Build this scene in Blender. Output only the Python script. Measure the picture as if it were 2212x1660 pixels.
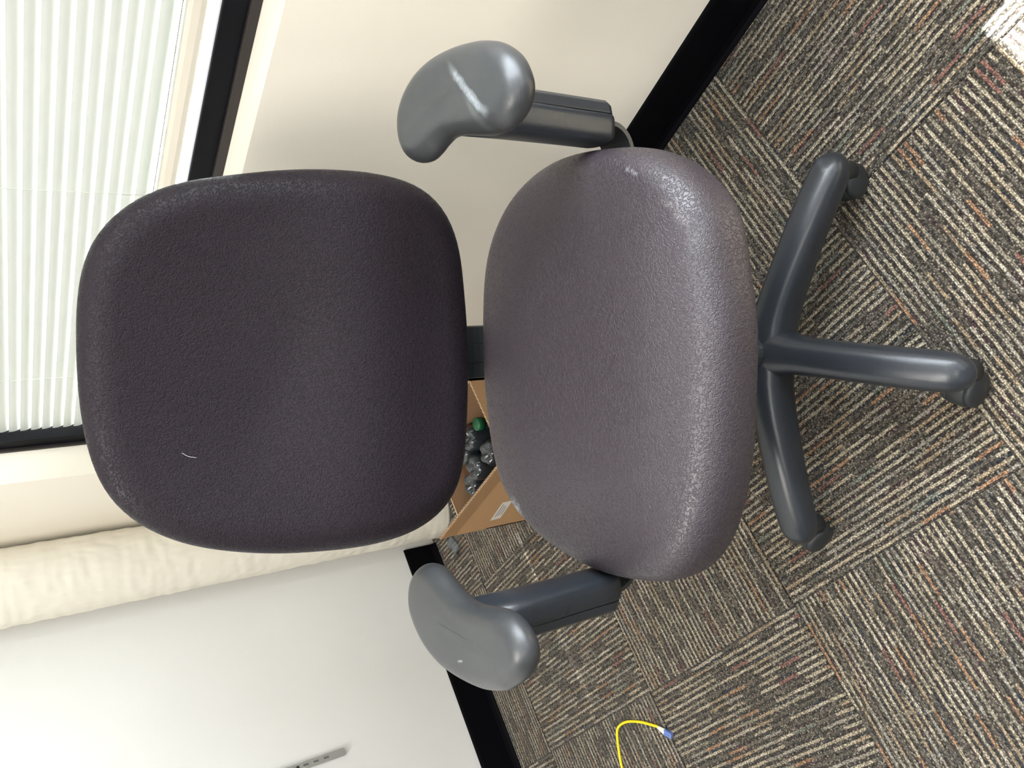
import bpy, bmesh, math, random
from mathutils import Vector, Matrix, noise

random.seed(7)
for o in list(bpy.data.objects): bpy.data.objects.remove(o, do_unlink=True)
C = bpy.context.scene.collection
S = bpy.context.scene
PI = math.pi

# ------------------------------------------------------------------ camera
H = 1.15484
cam_d = bpy.data.cameras.new('camera'); cam = bpy.data.objects.new('camera', cam_d); C.objects.link(cam)
RX = Vector((0.42068983, -0.38314517, -0.82232588)); RY = Vector((-0.58556351, -0.80701394, 0.07644522))
RZ = Vector((-0.69291807, 0.4493643, -0.56385839))
cam.matrix_world = Matrix(((RX[0], -RY[0], -RZ[0], 0), (RX[1], -RY[1], -RZ[1], 0), (RX[2], -RY[2], -RZ[2], H), (0, 0, 0, 1)))
cam_d.sensor_width = 36; cam_d.lens = 1768.725 / 2212 * 36; cam_d.clip_start = .02
S.camera = cam

# ------------------------------------------------------------------ light and exposure
S.view_settings.view_transform = 'Standard'; S.view_settings.look = 'None'
S.view_settings.gamma = 1; S.view_settings.use_curve_mapping = False
S.view_settings.exposure = 0.0
w = bpy.data.worlds.new('world'); S.world = w; w.use_nodes = True
bg = w.node_tree.nodes['Background']; bg.inputs[0].default_value = (.78, .88, 1, 1); bg.inputs[1].default_value = .9

def area(name, loc, rot, sx, sy, power, col):
    d = bpy.data.lights.new(name, 'AREA'); d.shape = 'RECTANGLE'; d.size = sx; d.size_y = sy; d.energy = power; d.color = col
    o = bpy.data.objects.new(name, d); o.location = loc; o.rotation_euler = rot; C.objects.link(o); return o
sd = bpy.data.lights.new('sun', 'SUN'); sd.energy = 110; sd.angle = math.radians(.6); sd.color = (1, .97, .92)
sun = bpy.data.objects.new('sun', sd); C.objects.link(sun)
sun.rotation_euler = Vector((0, math.cos(math.radians(66)), math.sin(math.radians(66)))).to_track_quat('Z', 'Y').to_euler()
area('daylight_open_window', (1.05, 1.085, 1.55), (math.radians(-90), 0, 0), 2.35, 1.45, 205, (.86, .93, 1))
area('daylight_blind_window', (-1.05, 1.60, 1.55), (math.radians(-90), 0, 0), 2.2, 1.9, 12, (.95, .98, 1))
area('fill_light_front', (1.3, -2.92, 1.5), (math.radians(90), 0, 0), 1.1, 1.6, 3, (.97, .98, 1))  # frontal fill, added behind the camera through an unseen opening
area('fill_light_right', (2.66, -.35, 1.35), (0, math.radians(90), 0), 1.8, 2.1, 38, (.90, .95, 1))  # side fill, added through an unseen opening in the right wall
area('ceiling_fill_front', (-.9, -.6, 2.58), (0, 0, 0), 1.15, .55, 40, (1, .95, .88))  # overhead fill, added out of view
area('ceiling_fill_back', (1.2, -1.4, 2.58), (0, 0, 0), 1.15, .55, 22, (1, .95, .86))  # second added overhead fill, also unseen

# ------------------------------------------------------------------ helpers
def mesh(name, verts, faces, mat=None, parent=None, smooth=True):
    me = bpy.data.meshes.new(name); me.from_pydata([tuple(v) for v in verts], [], faces); me.validate(); me.update()
    o = bpy.data.objects.new(name, me); C.objects.link(o)
    if mat: me.materials.append(mat)
    if smooth:
        for p in me.polygons: p.use_smooth = True
    if parent: o.parent = parent
    return o
def fix_normals(o):
    bm = bmesh.new(); bm.from_mesh(o.data); bmesh.ops.remove_doubles(bm, verts=bm.verts, dist=1e-6)
    bmesh.ops.recalc_face_normals(bm, faces=bm.faces); bm.to_mesh(o.data); bm.free(); return o
def box_vf(x0, x1, y0, y1, z0, z1, vs, fs):
    b = len(vs); vs += [(x, y, z) for z in (z0, z1) for x, y in ((x0, y0), (x1, y0), (x1, y1), (x0, y1))]
    fs += [tuple(b + i for i in f) for f in ((3, 2, 1, 0), (4, 5, 6, 7), (0, 1, 5, 4), (1, 2, 6, 5), (2, 3, 7, 6), (3, 0, 4, 7))]
def boxes(name, bs, mat, parent=None, bevel=0.0, seg=2):
    vs, fs = [], []
    for b in bs: box_vf(*b, vs, fs)
    o = mesh(name, vs, fs, mat, parent, smooth=False)
    if bevel:
        m = o.modifiers.new('bevel', 'BEVEL'); m.width = bevel; m.segments = seg; m.limit_method = 'ANGLE'
    return o
def struct(o): o['kind'] = 'structure'; return o
def empty(name, loc, rz=0):
    o = bpy.data.objects.new(name, None); C.objects.link(o); o.location = loc; o.rotation_euler = (0, 0, rz); o.empty_display_size = .05; return o
def tag(o, label=None, cat=None, group=None):
    if label: o['label'] = label
    if cat: o['category'] = cat
    if group: o['group'] = group
    return o
def tube(path, rad, n=12, cap=True, sect=None):
    """sweep: path list of Vector, rad float or list (or (w,h) pairs); returns verts, faces"""
    vs, fs = [], []; P = [Vector(p) for p in path]; m = len(P); up = None
    for i, p in enumerate(P):
        t = (P[min(i + 1, m - 1)] - P[max(i - 1, 0)]).normalized()
        if up is None:
            up = Vector((0, 0, 1)) if abs(t.z) < .9 else Vector((1, 0, 0))
        s = t.cross(up).normalized(); u = s.cross(t).normalized(); up = u
        r = rad[i] if isinstance(rad, (list, tuple)) else rad
        a, b = r if isinstance(r, (list, tuple)) else (r, r)
        for k in range(n):
            g = 2 * PI * k / n; vs.append(p + s * (a * math.cos(g)) + u * (b * math.sin(g)))
    for i in range(m - 1):
        for k in range(n):
            q = (k + 1) % n; fs.append((i * n + k, i * n + q, (i + 1) * n + q, (i + 1) * n + k))
    if cap:
        fs.append(tuple(range(n))[::-1]); fs.append(tuple((m - 1) * n + k for k in range(n)))
    return vs, fs
def smooth_path(pts, n=8, closed=False):
    P = [Vector(p) for p in pts]; m = len(P); out = []
    for i in range(m if closed else m - 1):
        g = (lambda j: P[j % m]) if closed else (lambda j: P[max(0, min(m - 1, j))])
        p0, p1, p2, p3 = g(i - 1), g(i), g(i + 1), g(i + 2)
        for k in range(n):
            t = k / n
            out.append(.5 * ((2 * p1) + (-p0 + p2) * t + (2 * p0 - 5 * p1 + 4 * p2 - p3) * t * t + (-p0 + 3 * p1 - 3 * p2 + p3) * t ** 3))
    if not closed: out.append(P[-1])
    return out
def lathe(prof, n=24, axis='Z', M=None):
    vs, fs = [], []
    for (r, z) in prof:
        for k in range(n):
            g = 2 * PI * k / n; vs.append(Vector((r * math.cos(g), r * math.sin(g), z)))
    m = len(prof)
    for i in range(m - 1):
        for k in range(n):
            q = (k + 1) % n; fs.append((i * n + k, i * n + q, (i + 1) * n + q, (i + 1) * n + k))
    if prof[0][0] > 1e-5: fs.append(tuple(range(n))[::-1])
    if prof[-1][0] > 1e-5: fs.append(tuple((m - 1) * n + k for k in range(n)))
    if M is not None: vs = [M @ v for v in vs]
    return vs, fs

# ------------------------------------------------------------------ materials
class NT:
    def __init__(s, name):
        s.m = bpy.data.materials.new(name); s.m.use_nodes = True; s.t = s.m.node_tree; s.n = s.t.nodes; s.l = s.t.links
        s.b = s.n['Principled BSDF']; s.out = s.n['Material Output']
    def add(s, typ, **kw):
        n = s.n.new(typ)
        for k, v in kw.items(): setattr(n, k, v)
        return n
    def set(s, node, i, v):
        if isinstance(v, bpy.types.NodeSocket): s.l.new(v, node.inputs[i])
        elif v is not None: node.inputs[i].default_value = v
    def math(s, op, a, b=None, c=None, clamp=False):
        n = s.add('ShaderNodeMath', operation=op, use_clamp=clamp); s.set(n, 0, a)
        if b is not None: s.set(n, 1, b)
        if c is not None: s.set(n, 2, c)
        return n.outputs[0]
    def noise(s, vec, scale, detail=2, rough=.5, dist=0.0, dim='3D'):
        n = s.add('ShaderNodeTexNoise', noise_dimensions=dim); s.set(n, 'Vector', vec); s.set(n, 'Scale', scale); s.set(n, 'Detail', detail)
        s.set(n, 'Roughness', rough); s.set(n, 'Distortion', dist); return n.outputs['Fac']
    def mix(s, fac, a, b, typ='MIX'):
        n = s.add('ShaderNodeMix', data_type='RGBA', blend_type=typ); s.set(n, 0, fac); s.set(n, 6, a); s.set(n, 7, b); return n.outputs[2]
    def ramp(s, fac, stops, interp='LINEAR'):
        n = s.add('ShaderNodeValToRGB'); n.color_ramp.interpolation = interp; e = n.color_ramp.elements
        e[0].position, e[0].color = stops[0][0], (*stops[0][1], 1); e[1].position, e[1].color = stops[-1][0], (*stops[-1][1], 1)
        for p, c in stops[1:-1]: x = e.new(p); x.color = (*c, 1)
        s.set(n, 0, fac); return n.outputs[0]
    def obj(s): return s.add('ShaderNodeTexCoord').outputs['Object']
    def map(s, vec, scale=(1, 1, 1), loc=(0, 0, 0), rot=(0, 0, 0)):
        n = s.add('ShaderNodeMapping'); s.set(n, 0, vec); n.inputs[1].default_value = loc; n.inputs[2].default_value = rot; n.inputs[3].default_value = scale; return n.outputs[0]
    def bump(s, h, strength=.3, dist=.001):
        n = s.add('ShaderNodeBump'); s.set(n, 'Strength', strength); s.set(n, 'Distance', dist); s.set(n, 'Height', h); s.l.new(n.outputs[0], s.b.inputs['Normal']); return n
    def P(s, **kw):
        names = dict(col='Base Color', rough='Roughness', metal='Metallic', spec='Specular IOR Level', sheen='Sheen Weight', sheenr='Sheen Roughness', trans='Transmission Weight', alpha='Alpha', ior='IOR', coat='Coat Weight', coatr='Coat Roughness', sheent='Sheen Tint')
        for k, v in kw.items():
            if k in ('col', 'sheent') and isinstance(v, tuple): v = (*v, 1)
            s.set(s.b, names[k], v)
        return s

def m_paint(name, col, rough=.6, bscale=260, bs=.12):
    t = NT(name); v = t.obj(); c = t.mix(t.noise(v, 3, 3), (*[x * .97 for x in col], 1), (*[min(1, x * 1.02) for x in col], 1)); t.P(col=c, rough=rough, spec=.35)
    t.bump(t.noise(v, bscale, 3), bs, .001); return t.m
M_wall = m_paint('wall_paint_cream', (.88, .82, .71))
M_wall_left = m_paint('wall_paint_daylit', (.76, .75, .72), .45)  # same cream paint, whitened for the daylight falling on this wall
M_dim = m_paint('wall_unseen_dimmed', (.14, .14, .15), .8)  # unseen walls, darkened so little light bounces back from the camera side
M_ceil = m_paint('ceiling_white', (.8, .79, .75), .8)
M_pipe = m_paint('pipe_wrap_paint', (.80, .75, .64), .45, 90, .3)

def m_plastic(name, col, rough=.38, gs=900, bs=.15, mottle=.0, spec=.5):
    t = NT(name); v = t.obj(); n = t.noise(v, 14, 4)
    t.P(col=t.mix(n, (*[x * (1 - .15 - mottle) for x in col], 1), (*[x * (1 + .15 + mottle) for x in col], 1)), rough=t.math('MULTIPLY_ADD', n, .14, rough - .07), spec=spec)
    if bs: t.bump(t.noise(v, gs, 2), bs, .0006)
    return t.m
M_black = m_plastic('black_grained_plastic', (.020, .023, .028), .30, 700, .22)
M_blackflat = m_plastic('black_matte_plastic', (.016, .018, .020), .5, 900, .1)
M_base_vinyl = m_plastic('black_vinyl_base', (.0022, .0022, .0032), .6, 500, .05, spec=.06)
M_metal_black = m_plastic('black_enamelled_steel', (.03, .032, .034), .33, 300, .05)

def m_arm(name, streak, wid=.0058):
    t = NT(name); v = t.obj(); n = t.noise(v, 9, 4)
    base = t.mix(n, (.029, .030, .032, 1), (.042, .044, .046, 1))
    if streak:
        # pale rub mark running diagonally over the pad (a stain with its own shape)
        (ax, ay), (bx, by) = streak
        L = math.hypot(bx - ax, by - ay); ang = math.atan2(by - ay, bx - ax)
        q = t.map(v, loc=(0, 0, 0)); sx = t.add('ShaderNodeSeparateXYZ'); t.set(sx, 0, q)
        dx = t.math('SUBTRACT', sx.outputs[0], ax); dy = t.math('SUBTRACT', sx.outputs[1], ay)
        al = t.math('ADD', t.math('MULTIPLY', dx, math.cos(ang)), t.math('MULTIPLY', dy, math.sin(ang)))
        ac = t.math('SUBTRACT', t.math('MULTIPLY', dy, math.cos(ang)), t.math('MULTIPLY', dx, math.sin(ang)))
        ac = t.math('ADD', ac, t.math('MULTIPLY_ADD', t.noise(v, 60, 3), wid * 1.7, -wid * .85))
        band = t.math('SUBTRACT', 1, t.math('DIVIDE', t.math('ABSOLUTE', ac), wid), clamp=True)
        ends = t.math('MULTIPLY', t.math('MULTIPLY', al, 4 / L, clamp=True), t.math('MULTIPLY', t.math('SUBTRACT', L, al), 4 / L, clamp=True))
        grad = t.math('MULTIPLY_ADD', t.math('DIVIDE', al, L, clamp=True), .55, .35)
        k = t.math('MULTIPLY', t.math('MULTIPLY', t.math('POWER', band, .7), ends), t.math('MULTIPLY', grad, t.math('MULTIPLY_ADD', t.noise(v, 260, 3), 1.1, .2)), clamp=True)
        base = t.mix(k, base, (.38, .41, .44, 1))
    t.P(col=base, rough=t.math('MULTIPLY_ADD', n, .12, .27), spec=.5)
    t.bump(t.noise(v, 1100, 2), .25, .0006); return t.m

def m_fabric(name, col, dark, spec=.5, scuffs=()):
    t = NT(name); v = t.obj()
    d = t.noise(v, 235, 1.0, .5, .6)
    worm = t.math('SUBTRACT', 1, t.math('MULTIPLY', t.math('ABSOLUTE', t.math('SUBTRACT', d, .5)), 11), clamp=True)   # vermicelli lines
    low = t.noise(v, 7, 3)
    c = t.mix(t.math('MULTIPLY', worm, .85), (*col, 1), (*dark, 1))
    c = t.mix(t.math('MULTIPLY', low, .22), c, (col[0] * 1.35, col[1] * 1.2, col[2] * 1.35, 1))
    sep = t.add('ShaderNodeSeparateXYZ'); t.set(sep, 0, v)
    for (x, y, r, amt) in scuffs:
        dd = t.math('POWER', t.math('ADD', t.math('POWER', t.math('SUBTRACT', sep.outputs[0], x), 2), t.math('POWER', t.math('SUBTRACT', sep.outputs[1], y), 2)), .5)
        k = t.math('SUBTRACT', 1, t.math('DIVIDE', dd, r), clamp=True)
        k = t.math('MULTIPLY', t.math('MULTIPLY', k, amt), t.math('MULTIPLY_ADD', t.noise(v, 240, 3), 4, -1.4, clamp=True), clamp=True)
        c = t.mix(k, c, (.55, .55, .58, 1))
    t.P(col=c, rough=t.math('MULTIPLY_ADD', worm, .25, .37), spec=spec, sheen=.02, sheenr=.3, sheent=(.9, .85, 1))
    hh = t.math('ADD', t.math('MULTIPLY', worm, -1.0), t.math('MULTIPLY', t.noise(v, 1500, 2), .35))
    t.bump(hh, .5, .0009); return t.m
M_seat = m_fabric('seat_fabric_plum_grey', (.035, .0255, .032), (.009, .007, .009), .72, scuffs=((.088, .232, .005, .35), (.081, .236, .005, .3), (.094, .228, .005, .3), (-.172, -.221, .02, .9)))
M_back = m_fabric('back_fabric_shaded', (.0175, .0128, .0168), (.006, .0045, .006), .18)  # same cloth as the seat, with the back's shade put into the colour

def m_carpet():
    t = NT('carpet_loop_stripes'); v = t.obj()
    info = t.add('ShaderNodeObjectInfo').outputs['Random']
    sep = t.add('ShaderNodeSeparateXYZ'); t.set(sep, 0, v)
    u0, v0 = sep.outputs[0], sep.outputs[1]
    off = t.math('MULTIPLY', info, 37.0)
    cmb = t.add('ShaderNodeCombineXYZ'); t.set(cmb, 0, t.math('ADD', u0, off)); t.set(cmb, 1, v0); t.set(cmb, 2, off)
    q = cmb.outputs[0]
    wob = t.math('MULTIPLY_ADD', t.noise(q, 26, 2), .0036, -.0018)
    vv = t.math('ADD', v0, wob)
    p = .457 / 40
    rowf = t.math('DIVIDE', vv, p); row = t.math('FLOOR', rowf); fr = t.math('FRACT', rowf)
    wn = t.add('ShaderNodeTexWhiteNoise', noise_dimensions='2D'); c2 = t.add('ShaderNodeCombineXYZ'); t.set(c2, 0, row); t.set(c2, 1, off); t.set(wn, 'Vector', c2.outputs[0])
    segf = t.math('ADD', t.math('MULTIPLY', u0, 20.0), t.math('MULTIPLY', wn.outputs[0], 41.3)); seg = t.math('FLOOR', segf)
    w2 = t.add('ShaderNodeTexWhiteNoise', noise_dimensions='3D'); c3 = t.add('ShaderNodeCombineXYZ'); t.set(c3, 0, row); t.set(c3, 1, seg); t.set(c3, 2, off); t.set(w2, 'Vector', c3.outputs[0])
    hv = w2.outputs[0]
    yarn = t.ramp(hv, [(0, (.17, .145, .11)), (.14, (.60, .49, .34)), (.32, (.70, .60, .45)), (.44, (.50, .37, .23)), (.52, (.46, .41, .33)), (.62, (.63, .54, .38)), (.72, (.52, .29, .16)), (.77, (.20, .165, .125)), (.86, (.44, .38, .28)), (.965, (.36, .17, .13)), (.985, (.30, .32, .24))], 'CONSTANT')
    # background rows: brown black loops with blue, wine and olive flecks
    hue = t.noise(t.map(q, scale=(1, 3, 1)), 14, 2)
    bgc = t.ramp(hue, [(.30, (.040, .046, .056)), (.42, (.075, .055, .037)), (.50, (.070, .058, .045)), (.58, (.078, .060, .040)), (.68, (.088, .042, .046))])
    line = t.math('MULTIPLY', t.math('SUBTRACT', 1, t.math('MULTIPLY', t.math('ABSOLUTE', t.math('SUBTRACT', fr, .5)), 3.9), clamp=True), 2.6, clamp=True)
    # fine secondary row, half pitch
    fr2 = t.math('FRACT', t.math('MULTIPLY', rowf, 2.0))
    row2 = t.math('SUBTRACT', 1, t.math('MULTIPLY', t.math('ABSOLUTE', t.math('SUBTRACT', fr2, .5)), 2.0))
    vor = t.add('ShaderNodeTexVoronoi', feature='F1'); t.set(vor, 'Vector', t.map(q, scale=(1, 1.25, .2))); t.set(vor, 'Scale', 330.0); t.set(vor, 'Randomness', .9)
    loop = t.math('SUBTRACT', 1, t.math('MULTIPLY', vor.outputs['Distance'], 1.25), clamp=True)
    vw = t.add('ShaderNodeSeparateColor'); t.set(vw, 0, vor.outputs['Color'])
    fleck = t.math('GREATER_THAN', vw.outputs[0], .68)
    bgc2 = t.mix(t.math('MULTIPLY', fleck, .6), bgc, (.47, .40, .30, 1))
    bgc2 = t.mix(t.math('MULTIPLY', t.math('LESS_THAN', vw.outputs[1], .3), .6), bgc2, (.018, .016, .016, 1))
    c = t.mix(line, bgc2, yarn)
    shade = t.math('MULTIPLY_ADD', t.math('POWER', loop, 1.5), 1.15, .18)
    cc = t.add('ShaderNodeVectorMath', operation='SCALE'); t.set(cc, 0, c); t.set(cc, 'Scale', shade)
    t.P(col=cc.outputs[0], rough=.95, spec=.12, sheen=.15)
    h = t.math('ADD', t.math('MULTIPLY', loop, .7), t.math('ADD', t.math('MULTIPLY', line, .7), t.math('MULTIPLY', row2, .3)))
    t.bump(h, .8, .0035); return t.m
M_carpet = m_carpet()

def m_simple(name, col, rough=.5, **kw): t = NT(name); t.P(col=col, rough=rough, **kw); return t.m
def m_slat():
    t = NT('blind_slat_vinyl'); t.P(col=(.64, .66, .61), rough=.4, spec=.4)
    tr = t.add('ShaderNodeBsdfTranslucent'); tr.inputs[0].default_value = (.9, .93, .86, 1); mx = t.add('ShaderNodeMixShader'); mx.inputs[0].default_value = .012
    t.l.new(t.b.outputs[0], mx.inputs[1]); t.l.new(tr.outputs[0], mx.inputs[2]); t.l.new(mx.outputs[0], t.out.inputs[0]); return t.m
M_slat = m_slat()
M_rail = m_simple('blind_rail_enamel', (.72, .66, .56), .35)
M_cord = m_simple('blind_cord', (.7, .7, .62), .8)
M_frame = m_plastic('dark_bronze_frame', (.005, .005, .007), .5, 200, .05, spec=.12)
M_lip = m_plastic('dark_brown_lip', (.018, .013, .012), .5, 200, .1)
M_sillw = m_simple('window_ledge_light', (.75, .78, .82), .6)
def m_card(name, col):
    t = NT(name); v = t.obj(); n = t.noise(t.map(v, scale=(1, 1, 14)), 30, 3); t.P(col=t.mix(n, (*[x * .9 for x in col], 1), (*[x * 1.08 for x in col], 1)), rough=.85, spec=.2); t.bump(n, .15, .0005); return t.m
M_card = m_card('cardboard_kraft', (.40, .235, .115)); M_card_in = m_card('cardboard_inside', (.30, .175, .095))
M_card_edge = m_card('cardboard_cut_edge', (.55, .38, .24))
M_flute = m_simple('flute_shadow', (.10, .06, .035), .9)
def m_bottle():
    t = NT('clear_bottle_darkened'); v = t.obj(); t.P(col=(.035, .045, .055), rough=.07, trans=.4, ior=1.3, coat=1.0, coatr=.05)  # clear plastic, coloured near black for the dark box interior
    t.bump(t.noise(v, 120, 3), .6, .002); return t.m
M_bottle = m_bottle()
M_cap = m_simple('green_cap', (.005, .085, .033), .4)
M_steel = m_plastic('grey_zinc_steel', (.30, .29, .27), .4, 400, .05); 
def m_glass():
    t = NT('window_glass'); t.P(col=(.9, .95, 1), rough=.02, spec=.5); tr = t.add('ShaderNodeBsdfTransparent'); tr.inputs[0].default_value = (.94, .97, .98, 1)
    mx = t.add('ShaderNodeMixShader'); mx.inputs[0].default_value = .94; t.l.new(t.b.outputs[0], mx.inputs[1]); t.l.new(tr.outputs[0], mx.inputs[2]); t.l.new(mx.outputs[0], t.out.inputs[0]); return t.m
M_glass = m_glass()

# ------------------------------------------------------------------ room shell
XL, YB, XR, YF, ZC = -2.083, .970, 2.60, -2.80, 2.60
W1 = (-1.692, -.40); W2 = (-.242, 2.30); ZS, ZT = .768, 2.30; YO = 1.22
def slab(name, bs, mat): return struct(boxes(name, bs, mat))
slab('wall_back', [(XL - .15, XR + .15, YB, YO, -.05, ZS), (XL - .15, XR + .15, YB, YO, ZT, ZC),
     (XL - .15, W1[0], YB, YO, ZS, ZT), (W1[1], W2[0], YB, YO, ZS, ZT), (W2[1], XR + .15, YB, YO, ZS, ZT)], M_wall)
slab('wall_left', [(XL - .15, XL, YF - .15, YB, -.05, ZC)], M_wall_left)
FILL_R = (-1.45, .75); FILL_F = (.7, 1.9)  # unseen openings added in the right and front walls to let in fill
slab('wall_right', [(XR, XR + .15, YF - .15, YB, -.05, .62), (XR, XR + .15, YF - .15, YB, 2.36, ZC), (XR, XR + .15, YF - .15, FILL_R[0], .62, 2.36), (XR, XR + .15, FILL_R[1], YB, .62, 2.36)], M_dim)
slab('wall_front', [(XL, XR, YF - .15, YF, -.05, .62), (XL, XR, YF - .15, YF, 2.36, ZC), (XL, FILL_F[0], YF - .15, YF, .62, 2.36), (FILL_F[1], XR, YF - .15, YF, .62, 2.36)], M_dim)
slab('ceiling', [(XL - .15, XR + .15, YF - .15, YO, ZC, ZC + .1)], M_ceil)
floor = slab('floor', [(XL, XR, YF, YB, -.05, -.006)], m_simple('floor_underlay', (.05, .045, .04), .9))

# cove baseboards
def cove(name, axis, a0, a1, mark=False):
    prof = [(0, 0), (.016, 0), (.0155, .002), (.009, .007), (.0065, .016), (.006, .095), (.0045, .1005), (.0, .1015)]
    vs, fs = [], []
    for a in (a0, a1):
        for d, z in prof: vs.append((a, YB - d, z) if axis == 'x' else (XL + d, a, z))
    n = len(prof)
    for i in range(n - 1): fs.append((i, i + 1, n + i + 1, n + i))
    fs.append(tuple(range(n))); fs.append(tuple(range(n, 2 * n))[::-1])
    o = mesh(name, vs, fs, M_base_vinyl, smooth=False); fix_normals(o); return struct(o)
cove('baseboard_back', 'x', XL + .17, XR); cove('baseboard_left', 'y', YF, YB - .165)

# windows: dark frame, lip, glass, ledge; window_1 carries the blind
def window(n, x0, x1):
    fy0, fy1 = 1.050, 1.100; zt = .8165
    o = boxes('window_%d' % n, [(x0, x1, fy0, fy1, ZS, zt), (x0, x1, fy0, fy1, ZT - .045, ZT), (x0, x0 + .031, fy0, fy1, zt, ZT - .045), (x1 - .042, x1, fy0, fy1, zt, ZT - .045)], M_frame, bevel=.0015)
    struct(o)
    boxes('frame_lip', [(x0, x1, 1.043, 1.0503, ZS, .783), (x0, x0 + .006, 1.043, 1.0503, .783, ZT)], M_lip, o, .0006)
    boxes('glass_pane', [(x0 + .03, x1 - .03, 1.150, 1.154, ZS, ZT - .03)], M_glass, o)
    boxes('outer_ledge', [(x0, x1, 1.1003, 1.45, ZS - .03, ZS + .045)], M_sillw, o)
    boxes('sunlit_strip', [(x0 + .042, x1 - .042, 1.056, 1.0995, zt, zt + .002)], M_sillw, o)  # pale strip added so the gap under the blind looks sunlit
    return o
window(1, *W1); window(2, *W2)
def fill_frame(n, a0, a1, axis):
    e = .04; q = [(a0, a1, .62, .62 + e), (a0, a1, 2.36 - e, 2.36), (a0, a0 + e, .62 + e, 2.36 - e), (a1 - e, a1, .62 + e, 2.36 - e), ((a0 + a1) / 2 - e / 2, (a0 + a1) / 2 + e / 2, .62 + e, 2.36 - e)]
    if axis == 'x': bs = [(a, b, YF - .10, YF - .04, c, d) for a, b, c, d in q]
    else: bs = [(XR + .04, XR + .10, a, b, c, d) for a, b, c, d in q]
    struct(boxes('window_%d' % n, bs, M_frame, bevel=.002))  # frames the added fill openings, out of view
fill_frame(3, *FILL_R, 'y'); fill_frame(4, *FILL_F, 'x')

# ------------------------------------------------------------------ carpet tiles (each one a piece of the floor)
TX, TY, TS = -1.4438, .13842, .457
def tile_mesh(lx0, lx1, ly0, ly1):
    g, b, z = .0004, .0022, -.0014; vs = []
    for d, zz in ((g, -.006), (g, z), (b, 0)):
        vs += [(lx0 + d, ly0 + d, zz), (lx1 - d, ly0 + d, zz), (lx1 - d, ly1 - d, zz), (lx0 + d, ly1 - d, zz)]
    fs = [(8, 9, 10, 11)]
    for r in (0, 4):
        for k in range(4): fs.append((r + k, r + (k + 1) % 4, r + 4 + (k + 1) % 4, r + 4 + k))
    me = bpy.data.meshes.new('carpet_tile'); me.from_pydata(vs, [], fs); me.materials.append(M_carpet); return me
cache = {}
for i in range(-2, 9):
    for j in range(-7, 2):
        x0, y0 = TX + i * TS, TY + j * TS
        if (i, j) != (1, 1) and j == 1 and i >= 1: pass
        cx, cy = x0 + TS / 2, y0 + TS / 2
        a, b = max(x0, XL) - cx, min(x0 + TS, XR) - cx; c, d = max(y0, YF) - cy, min(y0 + TS, YB) - cy
        if b - a < .004 or d - c < .004: continue
        odd = (i + j) % 2
        if odd: key = (a, b, c, d); rz = 0
        else: key = (c, d, -b, -a); rz = PI / 2          # local x runs along world y
        key = tuple(round(k, 4) for k in key)
        if key not in cache: cache[key] = tile_mesh(*key)
        o = bpy.data.objects.new('carpet_tile', cache[key]); C.objects.link(o); o.location = (cx, cy, 0); o.rotation_euler = (0, 0, rz); o.parent = floor

# ------------------------------------------------------------------ wrapped pipe column in the corner
def column():
    cx, cy, R = -1.994, .881, .0865; n, m = 120, 420; z0, z1 = 0.0005, ZC - .002
    vs, fs = [], []
    for j in range(m + 1):
        z = z0 + (z1 - z0) * j / m
        band = .5 + .5 * noise.noise(Vector((0, 7.3, z * 5)))
        for k in range(n):
            a = 2 * PI * k / n; p = Vector((math.cos(a) * 1.6, math.sin(a) * 1.6, z * 70))
            rip = noise.noise(p) * .0019                                    # ripples running round the wrap
            p2 = Vector((math.cos(a) * 5, math.sin(a) * 5, z * 16)); cr = abs(noise.noise(p2)) * .0042 * max(0, band * 1.6 - .5)
            p3 = Vector((math.cos(a) * 3 + z * 3, math.sin(a) * 9, z * 42 + a * 4)); cr += noise.noise(p3) * .0026 * max(0, 1 - band * 1.1)
            seam = -.0012 * math.exp(-(((z + .004 * math.sin(a * 3)) % .31 - .155) / .0022) ** 2)
            r = R + rip * (1.1 - .4 * band) + cr + seam
            vs.append((cx + r * math.cos(a), cy + r * math.sin(a), z))
    for j in range(m):
        for k in range(n):
            q = (k + 1) % n; fs.append((j * n + k, j * n + q, (j + 1) * n + q, (j + 1) * n + k))
    fs.append(tuple(range(n))[::-1]); fs.append(tuple(m * n + k for k in range(n)))
    o = mesh('pipe_column', vs, fs, M_pipe)
    tag(o, 'round floor-to-ceiling pipe wrapped in wrinkled cream painted cloth, standing in the room corner', 'column')
column()

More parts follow.
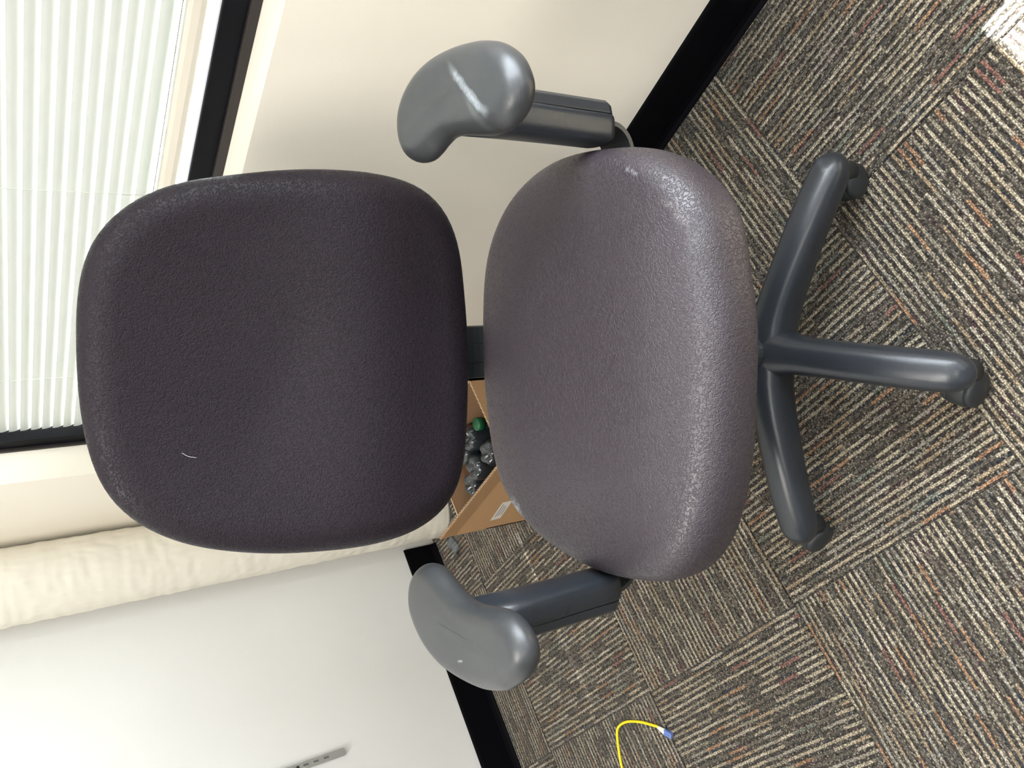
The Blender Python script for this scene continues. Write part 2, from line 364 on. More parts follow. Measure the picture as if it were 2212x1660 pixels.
# ------------------------------------------------------------------ horizontal blind in window 1
def blind():
    x0, x1, y = W1[0] + .032, W1[1] - .0425, 1.078
    root = empty('horizontal_blind', ((x0 + x1) / 2, y, .829))
    tag(root, 'closed off-white horizontal slat blind hanging in the dark framed window', 'blind')
    L = (x1 - x0) / 2; pitch = .0197; tilt = math.radians(70)
    vs, fs = [], []; K = 6; ch = .0255; crown = .0034
    for xs in (-L, L):
        for i in range(K + 1):
            s = i / K - .5; a = s * ch; hgt = crown * (1 - 4 * s * s)
            # upper edge towards the room, so the high sun is shut out
            yy = -a * math.cos(tilt) - hgt * math.sin(tilt); zz = a * math.sin(tilt) - hgt * math.cos(tilt)
            vs.append((xs, yy, zz))
    for i in range(K): fs.append((i, i + 1, K + 2 + i, K + 1 + i))
    me = bpy.data.meshes.new('slat'); me.from_pydata(vs, [], fs); me.materials.append(M_slat)
    for p in me.polygons: p.use_smooth = True
    nsl = int((ZT - .05 - .818 - .055) / pitch)
    for k in range(nsl):
        o = bpy.data.objects.new('slat', me); C.objects.link(o); o.parent = root
        o.location = (random.uniform(-.0005, .0005), 0, .0455 + pitch * k); o.rotation_euler = (math.radians(random.uniform(-2, 2)), 0, 0)
    for z in (.0325,):
        o = bpy.data.objects.new('slat', me); C.objects.link(o); o.parent = root; o.location = (0, 0, z); o.rotation_euler = (math.radians(62), 0, 0)
    prof = [(-.012, .003), (-.0135, .010), (-.012, .020), (-.009, .026), (.009, .026), (.012, .020), (.0135, .010), (.012, .003), (.008, 0), (-.008, 0)]
    v2 = [(xs, p, q) for xs in (-L, L) for p, q in prof]; n = len(prof)
    f2 = [(i, (i + 1) % n, n + (i + 1) % n, n + i) for i in range(n)] + [tuple(range(n))[::-1], tuple(range(n, 2 * n))]
    fix_normals(mesh('bottom_rail', v2, f2, M_rail, root, smooth=False))
    boxes('head_rail', [(-L, L, -.015, .02, ZT - .05 - .818 - .04, ZT - .05 - .818)], M_rail, root, .002)
    for cx in (-.982, -1.465, -.55):
        xx = cx - (x0 + x1) / 2
        v, f = tube([(xx, -.0165, .03), (xx, -.0165, .7), (xx, -.0165, 1.38)], .0006, 6); mesh('ladder_cord', v, f, M_cord, root)
blind()

# ------------------------------------------------------------------ office chair
PHI = math.radians(-39.7); OX, OY = -.675, .455
chair = empty('office_chair', (OX, OY, 0), PHI)
tag(chair, 'swivel office chair with plum-grey fabric seat and back, grey curved armrests and black five-star base', 'chair')
def L3(r, f, z): return Vector((f, r, z))                 # seat frame: f forward, r to the room side
def pillow(name, out, ctr, rho, top, bot, fn, mat, nf=12, nr=8, mids=None, parent=chair, ex=1.0):
    """cushion: rings from a centre (or a centre line) to the rim, over it and back underneath"""
    N = len(out); vs, fs = [], []
    for side in (1, -1):
        seq = [('f', i / nf) for i in range(1, nf + 1)] + [('r', i / nr) for i in range(1, nr + 1)]
        if side == -1: seq = seq[::-1][1:]
        for kind, t in seq:
            for k, (a, b) in enumerate(out):
                ca, cb = mids[k] if mids else ctr
                d = math.hypot(a - ca, b - cb); s0 = max(.05, 1 - rho / d)
                if kind == 'f': s, h = s0 * t, 1.0
                else: ph = t * PI / 2; s = s0 + (1 - s0) * math.sin(ph) ** ex; h = max(0, math.cos(ph)) ** ex
                r, f, z = fn(ca + (a - ca) * s, cb + (b - cb) * s, h * (top if side == 1 else -bot), s, side)
                vs.append(L3(r, f, z))
    m = len(vs) // N
    for j in range(m - 1):
        for k in range(N):
            q = (k + 1) % N; fs.append((j * N + k, (j + 1) * N + k, (j + 1) * N + q, j * N + q))
    if not mids:
        c0 = len(vs); vs.append(L3(*fn(*ctr, top, 0, 1))); vs.append(L3(*fn(*ctr, -bot, 0, -1)))
        for k in range(N):
            q = (k + 1) % N; fs.append((c0, k, q)); fs.append((c0 + 1, (m - 1) * N + q, (m - 1) * N + k))
    else:
        fs.append(tuple(range(N))); fs.append(tuple((m - 1) * N + k for k in range(N))[::-1])
    return fix_normals(mesh(name, vs, fs, mat, parent))
def polar(c, R, ss=2):
    n = len(R); out = []
    for i in range(n * ss):
        t = i / ss; k = int(t); u = t - k; r = R[k] * (1 - u) + R[(k + 1) % n] * u
        if u: r = (-R[k - 1] + 9 * R[k] + 9 * R[(k + 1) % n] - R[(k + 2) % n]) / 16
        a = 2 * PI * t / n; out.append((c[0] + r * math.cos(a), c[1] + r * math.sin(a)))
    return out
SEAT_R = [0.277, 0.2763, 0.277, 0.279, 0.2814, 0.2834, 0.2845, 0.2845, 0.2826, 0.2785, 0.2714, 0.2614, 0.2515, 0.2439, 0.2386, 0.2348, 0.2317, 0.2292, 0.228, 0.2283, 0.2301, 0.2336, 0.2389, 0.2456, 0.2534, 0.2622, 0.272, 0.282, 0.2906, 0.2955, 0.2957, 0.2926, 0.2886, 0.2852, 0.2829, 0.2813, 0.28, 0.2792, 0.2791, 0.2802, 0.282, 0.284, 0.2859, 0.2876, 0.2882, 0.2861, 0.2811, 0.2747, 0.2682, 0.2624, 0.2577, 0.2542, 0.2514, 0.2496, 0.2489, 0.2495, 0.2516, 0.255, 0.2597, 0.2656, 0.2718, 0.2776, 0.282, 0.2851, 0.2871, 0.2878, 0.2874, 0.2863, 0.2848, 0.2831, 0.281, 0.2787]
BACK_R = [0.2606, 0.2592, 0.2591, 0.2606, 0.2639, 0.2688, 0.2743, 0.2796, 0.284, 0.2869, 0.2882, 0.2873, 0.284, 0.2791, 0.2739, 0.2694, 0.266, 0.2643, 0.2639, 0.2648, 0.2669, 0.2701, 0.274, 0.278, 0.2812, 0.2825, 0.2817, 0.2792, 0.2756, 0.2714, 0.267, 0.2629, 0.2597, 0.2576, 0.2566, 0.2566, 0.2578, 0.2604, 0.2647, 0.2702, 0.2768, 0.284, 0.2914, 0.2976, 0.3016, 0.3022, 0.2985, 0.2912, 0.2824, 0.2741, 0.2672, 0.262, 0.2585, 0.2565, 0.2561, 0.2573, 0.2598, 0.2636, 0.269, 0.2764, 0.2855, 0.2948, 0.3025, 0.3071, 0.3074, 0.3032, 0.2958, 0.2875, 0.2797, 0.2728, 0.2674, 0.2634]
def seat_fn(a, b, h, s, side):
    z = .434 - .55 * max(0, b - .10) ** 1.6 + h
    if side == 1:
        z += .010 * (1 - s * s) - .006 * math.exp(-((b + .05) / .11) ** 2) * (1 - s ** 2)
        z -= .0016 * math.exp(-((b - .215 + .35 * a * a) / .004) ** 2) * max(0, 1 - (a / .2) ** 4)   # pull line across the front roll
    return a, b, z
def back_fn(a, b, h, s, side):
    T = .16; z0 = .765
    lum = .030 * math.exp(-((b + .10) / .11) ** 2)
    h2 = h + (lum * (1 - s ** 4) if side == 1 else 0) - (.020 * (1 - s * s))
    if side == 1: h2 -= .0022 * math.exp(-((b - .02 + a * .35) / .042) ** 2) * max(0, 1 - (a / .16) ** 2)      # soft diagonal hollow
    h2 += .05 * (a / .27) ** 2 * .4
    return a, -.285 - math.sin(T) * b + math.cos(T) * h2, z0 + math.cos(T) * b + math.sin(T) * h2
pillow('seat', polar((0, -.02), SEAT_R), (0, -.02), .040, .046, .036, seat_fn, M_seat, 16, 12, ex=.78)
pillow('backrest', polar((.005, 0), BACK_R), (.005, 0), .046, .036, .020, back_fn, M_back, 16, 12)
# plastic shells under the seat and behind the back
def under_fn(a, b, h, s, side):
    x = seat_fn(a, b, 0, 1, -1); return a, b, x[2] - .036 + h
pillow('seat_pan', [(a * .86, -.02 + (b + .02) * .86) for a, b in polar((0, -.02), SEAT_R, 1)], (0, -.02), .012, .006, .014, under_fn, M_blackflat, 3, 4)
def shell_fn(a, b, h, s, side):
    x = back_fn(a, b, -.016, s, -1); T = .16; return x[0], x[1] + math.cos(T) * (-.006 - h), x[2] + math.sin(T) * (-.006 - h)
pillow('back_shell', [(.005 + (a - .005) * .9, b * .9) for a, b in polar((.005, 0), BACK_R, 1)], (.005, 0), .012, .012, .006, shell_fn, M_blackflat, 5, 4)

# armrests
AR = [(.356, .072), (.346, .100), (.329, .125), (.308, .138), (.290, .140), (.272, .130), (.260, .108), (.258, .080), (.263, .048), (.269, .016), (.270, -.008), (.265, -.028), (.257, -.048), (.253, -.066), (.256, -.090), (.266, -.110), (.284, -.122), (.304, -.125), (.326, -.119), (.345, -.102), (.359, -.075), (.366, -.038), (.366, .005), (.362, .042)]
AL = [(.352, .072), (.338, .094), (.320, .115), (.300, .126), (.282, .124), (.268, .112), (.259, .094), (.257, .074), (.262, .045), (.267, .018), (.267, -.008), (.260, -.036), (.250, -.062), (.246, -.082), (.250, -.106), (.262, -.127), (.280, -.141), (.302, -.146), (.325, -.142), (.347, -.124), (.363, -.098), (.372, -.062), (.372, -.018), (.366, .030)]
def arm_pad(sg, pts, streak):
    P = [(p.x, p.y) for p in smooth_path([(x, y, 0) for x, y in pts], 5, True)]
    sp = smooth_path([(.307, .088, 0), (.312, .05, 0), (.317, .01, 0), (.314, -.03, 0), (.300, -.068, 0), (.292, -.088, 0)], 10)
    if sg < 0: sp = [p + Vector((-.003 + (.0 if p.y > 0 else -.004), -.014, 0)) for p in sp]
    # spread nearest points monotonically along the centre line
    mids = [min(((q.x, q.y) for q in sp), key=lambda c: math.hypot(c[0] - a, c[1] - b)) for a, b in P]
    for _ in range(6):
        mids = [tuple((mids[k - 1][i] + 2 * mids[k][i] + mids[(k + 1) % len(mids)][i]) / 4 for i in (0, 1)) for k in range(len(mids))]
    def fn(a, b, h, s, side):
        dip = -.0045 * math.exp(-(b / .06) ** 2)
        return sg * a, b, .665 + h + (dip * (1 - s ** 3) if side == 1 else 0) + (.003 * (1 - s * s) if side == 1 else 0) - .02 * max(0, -b - .02)
    o = pillow('arm_pad', P, None, .021, .018, .017, fn, m_arm('arm_pad_urethane', streak, .0058 if sg > 0 else .0018), 6, 8, mids)
    # thin mould line round the pad
    ring = [L3(*fn(a, b, -.004, 1, -1)) for a, b in P]
    return o
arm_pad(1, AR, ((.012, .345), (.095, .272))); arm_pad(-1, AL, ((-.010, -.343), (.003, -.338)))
def post(sg):
    c0, f0 = .305, -.014; z0, z1 = .436, .654; n = 40
    prof = [(.80, z0), (.95, z0 + .004), (1, z0 + .012), (1.0, .5), (1.03, .58), (1.10, z1)]
    vs, fs = [], []
    for sc, z in prof:
        for k in range(n):
            g = 2 * PI * k / n; e = .55
            x = math.copysign(abs(math.cos(g)) ** e, math.cos(g)); y = math.copysign(abs(math.sin(g)) ** e, math.sin(g))
            vs.append(L3(sg * (c0 - .004 + .0205 * x * sc), f0 + .030 * y * sc, z))
    for j in range(len(prof) - 1):
        for k in range(n):
            q = (k + 1) % n; fs.append((j * n + k, j * n + q, (j + 1) * n + q, (j + 1) * n + k))
    fs += [tuple(range(n)), tuple((len(prof) - 1) * n + k for k in range(n))]
    o = fix_normals(mesh('arm_post', vs, fs, M_black, chair))
    # outer cover plate closed by a seam
    vs, fs = [], []
    for sc, z in ((.9, z0 + .003), (1, z0 + .010), (1.0, .6), (1.04, z1)):
        for rr, ff in ((.3175, -.028), (.330, -.026), (.3355, -.018), (.3365, .0), (.3355, .017), (.330, .024), (.3175, .027)):
            vs.append(L3(sg * (.305 + (rr - .305) * (sc if sc < 1 else sc)), f0 + ff * sc, z))
    n = 7
    for j in range(3):
        for k in range(n):
            q = (k + 1) % n; fs.append((j * n + k, j * n + q, (j + 1) * n + q, (j + 1) * n + k))
    fs += [tuple(range(n)), tuple(3 * n + k for k in range(n))]
    p = fix_normals(mesh('post_cover', vs, fs, M_black, o, smooth=False)); m = p.modifiers.new('b', 'BEVEL'); m.width = .0015; m.segments = 2
    # bracket: flat bar from under the seat, bent up into the post
    path = smooth_path([(.12, .390), (.20, .390), (.262, .392), (.292, .398), (.307, .415), (.309, .44), (.309, .47)] and
                       [(.12, 0, .390), (.20, 0, .390), (.262, 0, .392), (.292, 0, .399), (.308, 0, .418), (.309, 0, .445), (.309, 0, .47)], 5)
    vs, fs = [], []; fa, fb, th = -.058, -.002, .003
    for i, pnt in enumerate(path):
        t = (path[min(i + 1, len(path) - 1)] - path[max(i - 1, 0)]).normalized(); nn = Vector((-t.z, 0, t.x))
        for f, sd in ((fa, 1), (fb, 1), (fb, -1), (fa, -1)):
            q = pnt + nn * th * sd; vs.append(L3(sg * q.x, f, q.z))
    for j in range(len(path) - 1):
        for k in range(4):
            q = (k + 1) % 4; fs.append((j * 4 + k, j * 4 + q, (j + 1) * 4 + q, (j + 1) * 4 + k))
    fs += [(0, 1, 2, 3), tuple((len(path) - 1) * 4 + k for k in range(4))]
    fix_normals(mesh('arm_bracket', vs, fs, M_metal_black, chair, smooth=False))
post(1); post(-1)

# back bar between seat mechanism and backrest
def back_bar():
    path = smooth_path([(-.02, 0, .372), (-.14, 0, .370), (-.235, 0, .374), (-.292, 0, .395), (-.322, 0, .440), (-.333, 0, .50), (-.345, 0, .60), (-.358, 0, .68)], 5)
    vs, fs = [], []; 
    prof = [(-.038, -.006), (-.036, .005), (-.012, .006), (-.010, .011), (.018, .011), (.020, .006), (.046, .005), (.048, -.006)]
    for i, p in enumerate(path):
        t = (path[min(i + 1, len(path) - 1)] - path[max(i - 1, 0)]).normalized(); nn = Vector((-t.z, 0, t.x)) * -1
        if nn.x < 0 and nn.z < 0: nn = -nn
        for r, h in prof:
            q = p + nn * (h if nn.z > -.01 or nn.x > 0 else -h); vs.append(L3(r, q.x, q.z))
    n = len(prof)
    for j in range(len(path) - 1):
        for k in range(n):
            q = (k + 1) % n; fs.append((j * n + k, j * n + q, (j + 1) * n + q, (j + 1) * n + k))
    fs += [tuple(range(n)), tuple((len(path) - 1) * n + k for k in range(n))]
    fix_normals(mesh('back_bar', vs, fs, M_blackflat, chair, smooth=False))
back_bar()
boxes('seat_mechanism', [(-.12, .10, -.075, .075, .352, .392)], M_blackflat, chair, .008, 3)
HB = Vector((-.689, .4645, 0)) - Vector((OX, OY, 0)); HB.rotate(Matrix.Rotation(-PHI, 3, 'Z'))          # base centre in chair frame
Mh = Matrix.Translation(HB)
v, f = lathe([(.0, .075), (.034, .075), (.041, .082), (.043, .100), (.042, .122), (.038, .132), (.030, .138), (0, .139)], 32, M=Mh); mesh('base_hub', v, f, M_black, chair)
v, f = lathe([(0, .13), (.026, .13), (.026, .25), (.025, .252), (.0145, .253), (.0145, .356), (0, .356)], 24, M=Mh); fix_normals(mesh('gas_cylinder', v, f, M_metal_black, chair, smooth=False))

# five legs, each with its caster
def sect_sweep(path, wh, n=20, e=.82):
    vs, fs = [], []
    for i, p in enumerate(path):
        t = (path[min(i + 1, len(path) - 1)] - path[max(i - 1, 0)]).normalized(); s = t.cross(Vector((0, 0, 1))).normalized(); u = s.cross(t)
        for k in range(n):
            g = 2 * PI * k / n; x = math.copysign(abs(math.cos(g)) ** e, math.cos(g)); y = math.copysign(abs(math.sin(g)) ** e, math.sin(g))
            vs.append(p + s * wh[i][0] * x + u * wh[i][1] * y)
    for j in range(len(path) - 1):
        for k in range(n):
            q = (k + 1) % n; fs.append((j * n + k, j * n + q, (j + 1) * n + q, (j + 1) * n + k))
    fs += [tuple(range(n))[::-1], tuple((len(path) - 1) * n + k for k in range(n))]
    return vs, fs
xs = [.012, .03, .045, .06, .08, .11, .15, .19, .24, .262, .277, .288, .296, .302, .3055, .307]
wd = [.038, .036, .033, .030, .0285, .0278, .0278, .0280, .0280, .0278, .0265, .0240, .0195, .0135, .0070, .001]
zz = [.104, .104, .104, .104, .104, .103, .100, .096, .089, .084, .0815, .079, .0775, .0765, .0758, .0755]
hh = [.038, .038, .037, .036, .035, .034, .032, .030, .028, .027, .026, .0235, .019, .013, .007, .001]
path = [Vector((x, 0, z)) for x, z in zip(xs, zz)]
lv, lf = sect_sweep(path, list(zip(wd, hh)), 24, .78)
leg_me = None
def caster_mesh():
    # hood drum (axis along local x)
    Rm = Matrix.Rotation(PI / 2, 4, 'Y')
    hv, hf = lathe([(0, -.0125), (.0262, -.0125), (.0275, -.010), (.0275, .010), (.0262, .0125), (0, .0125)], 32, M=Rm)
    wv, wf = lathe([(0, -.006), (.0215, -.006), (.0245, -.0045), (.0258, -.001), (.0260, .002), (.0250, .0055), (.0215, .0082), (.012, .0104), (0, .0112)], 36, M=Rm)
    return hv, hf, wv, wf
hv, hf, wv, wf = caster_mesh()
axes = {0: (.612, -.791), 1: (.744, -.668), 4: (.354, -.935), 2: (.1, 1), 3: (-.9, .3)}
cast_pos = {0: (-.511, .2605), 1: (-.4625, .604), 4: (-.8545, .2145)}
wheel_me = stem_me = hood_me = None
for k in range(5):
    ang = math.radians((-44.0, 30.4, 102.5, 171.0, -120.0)[k])
    o = mesh('leg', lv, lf, M_black, chair) if leg_me is None else None
    if o is None:
        o = bpy.data.objects.new('leg', leg_me); C.objects.link(o); o.parent = chair
    leg_me = o.data
    o.location = HB; o.rotation_euler = (0, 0, ang - PHI)
    # caster
    ends = Vector((-.689, .4645, 0)) + Vector((math.cos(ang), math.sin(ang), 0)) * .281
    if k in cast_pos: cp = Vector((*cast_pos[k], 0))
    else: cp = ends + Vector((random.uniform(-1, 1), random.uniform(-1, 1), 0)).normalized() * .016
    loc = cp - Vector((OX, OY, 0)); loc.rotate(Matrix.Rotation(-PHI, 3, 'Z')); loc.z = .0262
    az = math.atan2(axes[k][1], axes[k][0]) - PHI
    if hood_me is None: h = fix_normals(mesh('caster', hv, hf, M_blackflat, chair)); hood_me = h.data
    else: h = bpy.data.objects.new('caster', hood_me); C.objects.link(h); h.parent = chair
    h.location = loc; h.rotation_euler = (0, 0, az)
    for sd in (0, 1):
        if wheel_me is None: q = mesh('wheel', wv, wf, M_blackflat, h); wheel_me = q.data
        else: q = bpy.data.objects.new('wheel', wheel_me); C.objects.link(q); q.parent = h
        q.location = (.0135 if sd == 0 else -.0135, 0, 0); q.rotation_euler = (0, 0, 0 if sd == 0 else PI)
    # stem with a little collar reaching into the leg end
    e = ends - Vector((OX, OY, 0)); e.rotate(Matrix.Rotation(-PHI, 3, 'Z'))
    d = Vector((e.x - loc.x, e.y - loc.y, 0)); d.rotate(Matrix.Rotation(-az, 3, 'Z'))
    v, f = tube([(d.x, d.y, .012), (d.x, d.y, .034), (d.x, d.y, .045)], [.017, .015, .010], 16); mesh('stem', v, f, M_blackflat, h)

# hair caught on the backrest, lint
def hair(parent, pts, rad=.0002):
    v, f = tube(smooth_path(pts, 6), rad, 5); return mesh('stray_hair', v, f, m_simple('hair_white', (.8, .78, .75), .5), parent)
def back_pt(a, b): return L3(*back_fn(a, b, .0365, math.hypot(a, b) / .27, 1))
hair(chair, [back_pt(-.097, .151), back_pt(-.102, .144), back_pt(-.105, .134)])

# ------------------------------------------------------------------ cardboard box with bottles
BX0, BX1, BY0, BY1 = -1.541, -1.193, .606, .795
box = empty('cardboard_box', ((BX0 + BX1) / 2, (BY0 + BY1) / 2, 0))
tag(box, 'open brown cardboard box of plastic bottles on the carpet behind the office chair', 'box')
def panel(name, quad, th, mat_out, mat_edge, parent):
    """quad: four points counter-clockwise seen from outside; thickness goes inward"""
    q = [Vector(p) - Vector(box.location) for p in quad]; n = (q[1] - q[0]).cross(q[3] - q[0]).normalized()
    vs = q + [p - n * th for p in q]
    fs = [(0, 1, 2, 3), (7, 6, 5, 4), (0, 4, 5, 1), (1, 5, 6, 2), (2, 6, 7, 3), (3, 7, 4, 0)]
    o = mesh(name, vs, fs, mat_out, parent, smooth=False)
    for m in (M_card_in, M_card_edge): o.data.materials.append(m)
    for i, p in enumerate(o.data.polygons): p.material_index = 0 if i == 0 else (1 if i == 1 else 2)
    # flutes showing along the upper cut edge (q3-q2)
    return o
TH = .0045
ZB = .245
fp = panel('front_panel', [(BX0, BY0, .001), (BX1, BY0, .001), (BX1, BY0, ZB), (BX0, BY0, ZB)], TH, M_card, M_card_edge, box)
rim0, rim1 = (-1.541, .6035, .281), (BX1, .6035, .281)
ff = panel('front_flap', [(BX0, BY0, ZB), (BX1, BY0, ZB), rim1, rim0], TH, M_card, M_card_edge, box)
panel('right_panel', [(BX1, BY0, .001), (BX1, BY1, .001), (BX1, BY1, .281), (BX1, BY0, .281)], TH, M_card, M_card_edge, box)
panel('left_panel', [(BX0, BY1, .001), (BX0, BY0, .001), (BX0, BY0, .157), (BX0, BY1, .157)], TH, M_card, M_card_edge, box)
panel('left_flap', [(BX0, BY1, .157), (BX0, BY0 + .005, .157), (BX0 - .008, BY0 + .008, .211), (BX0 - .008, BY1, .211)], TH, M_card, M_card_edge, box)
panel('back_panel', [(BX1, BY1, .001), (BX0, BY1, .001), (BX0, BY1, .281), (BX1, BY1, .281)], TH, M_card, M_card_edge, box)
panel('bottom_panel', [(BX0, BY0, .006), (BX1, BY0, .006), (BX1, BY1, .006), (BX0, BY1, .006)], TH, M_card, M_card_edge, box)
def flutes(p0, p1, nrm, up, n, parent):
    """zigzag of dark flute openings along a cut edge"""
    vs, fs = [], []; p0 = Vector(p0) - box.location; p1 = Vector(p1) - box.location; nrm = Vector(nrm).normalized(); up = Vector(up)
    for i in range(n):
        a = p0.lerp(p1, (i + .15) / n); c = p0.lerp(p1, (i + .85) / n); b = p0.lerp(p1, (i + .5) / n)
        k = len(vs); flip = i % 2
        lo, hi = nrm * (TH * .15), nrm * (TH * .85)
        if flip: lo, hi = hi, lo
        for base in (a + lo, c + lo, b + hi): vs.append(base); 
        for base in (a + lo, c + lo, b + hi): vs.append(base + up)
        fs += [(k + 3, k + 4, k + 5), (k, k + 1, k + 4, k + 3), (k + 1, k + 2, k + 5, k + 4), (k + 2, k, k + 3, k + 5)]
    o = fix_normals(mesh('flute_edge', vs, fs, M_flute, parent, smooth=False)); o['kind'] = 'stuff'
flutes(rim0, rim1, (0, 1, 0.6), (0, 0, .0004), 64, ff)
flutes((BX1 - TH, BY0 + .005, .281), (BX1 - TH, BY1, .281), (1, 0, 0), (0, 0, .0004), 34, box)
flutes((BX0 - .006, BY0 + .01, .211), (BX0 - .006, BY1, .211), (1, 0, 0), (0, 0, .0004), 30, box)
# paper label on the front panel with rows of tiny print
def quad_on_front(name, c, sx, sz, rot, mat, dy, parent):
    vs = []; fs = []
    for y in (BY0 - dy, BY0 - dy + .0003):
        for x, z in ((-1, -1), (1, -1), (1, 1), (-1, 1)):
            a, b = x * sx / 2, z * sz / 2
            vs.append(Vector((c[0] + a * math.cos(rot) - b * math.sin(rot), y, c[1] + a * math.sin(rot) + b * math.cos(rot))) - box.location)
    fs = [(0, 1, 2, 3), (7, 6, 5, 4), (0, 4, 5, 1), (1, 5, 6, 2), (2, 6, 7, 3), (3, 7, 4, 0)]
    return mesh(name, vs, fs, mat, parent, smooth=False)
M_paper = m_simple('label_paper', (.62, .58, .52), .7); M_ink = m_simple('label_ink', (.13, .12, .12), .7); M_tape = m_simple('packing_tape', (.34, .19, .085), .3, spec=.6)
strip = panel('tape_strip', [(BX0 + .002, BY0 - .0006, ZB - .004), (BX1 - .002, BY0 - .0006, ZB - .004), (BX1 - .002, BY0 - .0032, .2795), (BX0 + .002, BY0 - .0032, .2795)], .0002, M_tape, M_tape, box)
lab = quad_on_front('paper_label', (-1.450, .160), .088, .026, .11, M_paper, .0006, box)
for i in range(3):
    quad_on_front('print_line', (-1.448 - .002 * i, .1665 - .0065 * i), .06 - .010 * i, .0016, .11, M_ink, .0009, lab)

def bottle(name, loc, rot, cap, label):
    """small soft drink bottle; local z runs from petal base (0) up to the neck"""
    n, prof = 40, [(0, .010), (.008, .0085), (.016, .0005), (.023, .0015), (.0285, .008), (.031, .018), (.031, .06), (.0295, .075), (.031, .09), (.031, .115), (.028, .135), (.020, .152), (.0125, .163), (.0125, .178)]
    vs, fs = [], []
    for r, z in prof:
        for k in range(n):
            g = 2 * PI * k / n; pet = .5 + .5 * math.cos(5 * g)
            lift = (.0045 * (1 - pet) ** 1.2) if .004 < r < .03 and z < .02 else 0
            rr = r * (1 - .05 * (1 - pet)) if z < .03 else r * (1 + .012 * noise.noise(Vector((g, z * 40, loc[0] * 9))))
            vs.append((rr * math.cos(g), rr * math.sin(g), z + lift))
    m = len(prof)
    for j in range(m - 1):
        for k in range(n):
            q = (k + 1) % n; fs.append((j * n + k, j * n + q, (j + 1) * n + q, (j + 1) * n + k))
    root = fix_normals(mesh(name, vs, fs, M_bottle)); root.location = loc; root.rotation_euler = rot
    tag(root, label, 'bottle', 'empty plastic bottles in the cardboard box')
    if cap:
        pv = []
        for r, z in ((0, .196), (.0125, .196), (.0142, .1945), (.0142, .180), (.0125, .179), (0, .179)): pv.append((r, z))
        v, f = lathe(pv, 28)
        v = [Vector((p.x * (1 + (.03 if (i % 28) % 2 else 0)), p.y * (1 + (.03 if (i % 28) % 2 else 0)), p.z)) for i, p in enumerate(v)]
        fix_normals(mesh('cap', v, f, M_cap, root))['label'] = 'green screw cap'
    return root
for (x, y, z), lb in (((-1.371, .757, .228), 'upside-down clear plastic bottle whose lobed base touches the green-capped bottle in the box'),
                      ((-1.4365, .757, .215), 'upside-down plastic bottle against the back panel of the box, mostly hidden by the chair back'),
                      ((-1.404, .698, .222), 'upside-down plastic bottle in the middle of the bottles, behind the front flap of the box'),
                      ((-1.4685, .690, .205), 'upside-down plastic bottle nearest the left flap of the cardboard box'),
                      ((-1.339, .697, .218), 'upside-down plastic bottle beside the seat edge, between green cap and front flap')):
    bottle('plastic_bottle', (x, y, z), (PI + random.uniform(-.012, .012), random.uniform(-.012, .012), random.uniform(0, 6)), False, lb)
bottle('plastic_bottle', (-1.305, .752, .036), (0, 0, 0), True, 'plastic bottle closed with a bright green cap, among the bottles in the cardboard box')

# ------------------------------------------------------------------ clear plastic scrap by the wall
def scrap():
    vs, fs = [], []; n, m = 14, 10
    for j in range(m + 1):
        for i in range(n + 1):
            x, y = (i / n - .5) * .038, (j / m - .5) * .055
            z = .002 + .012 * abs(noise.noise(Vector((x * 60, y * 60, 3)))) + .010 * max(0, 1 - (x / .02) ** 2)
            vs.append((x, y, z))
    for j in range(m):
        for i in range(n): k = j * (n + 1) + i; fs.append((k, k + 1, k + n + 2, k + n + 1))
    t = NT('clear_wrapper'); t.P(col=(.55, .6, .65), rough=.1, trans=.85, ior=1.2, coat=.5)
    o = mesh('plastic_wrapper', vs, fs, t.m); o.location = (-1.965, .738, 0); o.rotation_euler = (0, 0, .5)
    md = o.modifiers.new('s', 'SOLIDIFY'); md.thickness = .0006
    tag(o, 'scrap of crumpled clear plastic on the carpet between cardboard box and left wall', 'wrapper')
scrap()

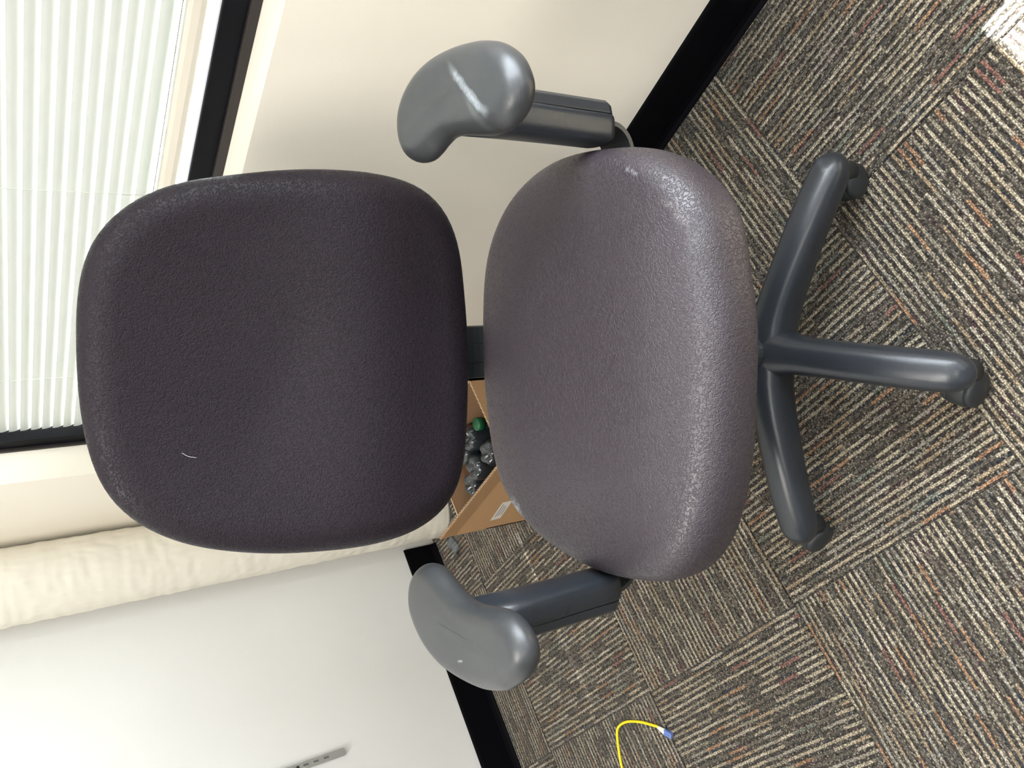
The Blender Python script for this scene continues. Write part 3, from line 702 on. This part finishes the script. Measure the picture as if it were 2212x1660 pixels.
# ------------------------------------------------------------------ slotted shelf standard on the left wall
def standard():
    y0, y1, zb, zt = .3215, .3375, .435, 1.90; d = .011; X = XL + .0003
    root = empty('shelf_standard', (XL, (y0 + y1) / 2, zb)); tag(root, 'grey metal slotted shelf standard screwed upright to the left wall', 'bracket')
    c = Vector(root.location)
    bs = []; pitch = .0255; zs = zb + .041
    def B(a0, a1, b0, b1, e0, e1): bs.append((a0 - c.x, a1 - c.x, b0 - c.y, b1 - c.y, e0 - c.z, e1 - c.z))
    B(X, X + d, y0, y0 + .0016, zb, zt); B(X, X + d, y1 - .0016, y1, zb, zt); B(X, X + d, y0 + .0016, y1 - .0016, zb, zb + .0015)
    B(X + d - .0016, X + d, y0 + .0016, y0 + .0058, zb + .0015, zt); B(X + d - .0016, X + d, y1 - .0058, y1 - .0016, zb + .0015, zt)
    z = zb + .0015; k = 0
    while z < zt - .03:
        e = zs + pitch * k; B(X + d - .0016, X + d, y0 + .0058, y1 - .0058, z, e); z = e + .0125; k += 1
    B(X + d - .0016, X + d, y0 + .0058, y1 - .0058, z, zt)
    boxes('standard_channel', bs, M_steel, root)
    v, f = lathe([(0, 0), (.0035, 0), (.0035, .0008), (0, .0018)], 14, M=Matrix.Translation((X + d - c.x, 0, .118)) @ Matrix.Rotation(PI / 2, 4, 'Y')); mesh('screw', v, f, M_blackflat, root)
standard()

# ------------------------------------------------------------------ yellow network cable end
def cable():
    pts = [(-2.03, -.60), (-1.93, -.42), (-1.78, -.22), (-1.69, -.07), (-1.648, .02), (-1.640, .044), (-1.626, .072), (-1.612, .095), (-1.599, .108), (-1.579, .1125), (-1.554, .1105), (-1.528, .103), (-1.503, .093), (-1.481, .0815), (-1.468, .0745), (-1.462, .070)]
    root = empty('network_cable', (-1.55, .11, 0)); tag(root, 'yellow network cable with a clear plug lying curled on the carpet', 'cable')
    P = smooth_path([Vector((x + 1.55, y - .11, .0032)) for x, y in pts], 6)
    v, f = tube(P, .0029, 12); mesh('cable_jacket', v, f, m_simple('yellow_jacket', (.86, .62, .003), .38), root)
    d = (Vector((-1.431, .041, 0)) - Vector((-1.462, .070, 0))).normalized(); a = math.atan2(d.y, d.x)
    b = empty_child = None
    v, f = tube([(0, 0, 0), (.004, 0, 0), (.012, 0, .0005), (.021, 0, .0008)], [(.0032, .0032), (.0042, .0038), (.0056, .0042), (.0060, .0042)], 14)
    boot = mesh('boot', v, f, m_simple('white_boot', (.75, .72, .62), .45), root); boot.location = (-1.464 + 1.55, .072 - .11, .0046); boot.rotation_euler = (0, 0, a)
    t = NT('clear_blue_plug'); t.P(col=(.20, .30, .70), rough=.12, trans=.35, ior=1.4)
    pl = boxes('plug', [(.019, .0405, -.0058, .0058, -.0038, .0042)], t.m, root, .0012); pl.location = boot.location; pl.rotation_euler = (0, 0, a)
    clip = boxes('latch', [(.022, .036, -.0016, .0016, .0046, .0056)], t.m, pl, .0003)
    pins = boxes('contact_pins', [(.0385, .0408, -.0046 + .0012 * i, -.0042 + .0012 * i, -.0030, .0036) for i in range(8)], m_simple('gold_pin', (.7, .5, .2), .3, metal=1.0), pl)
cable()
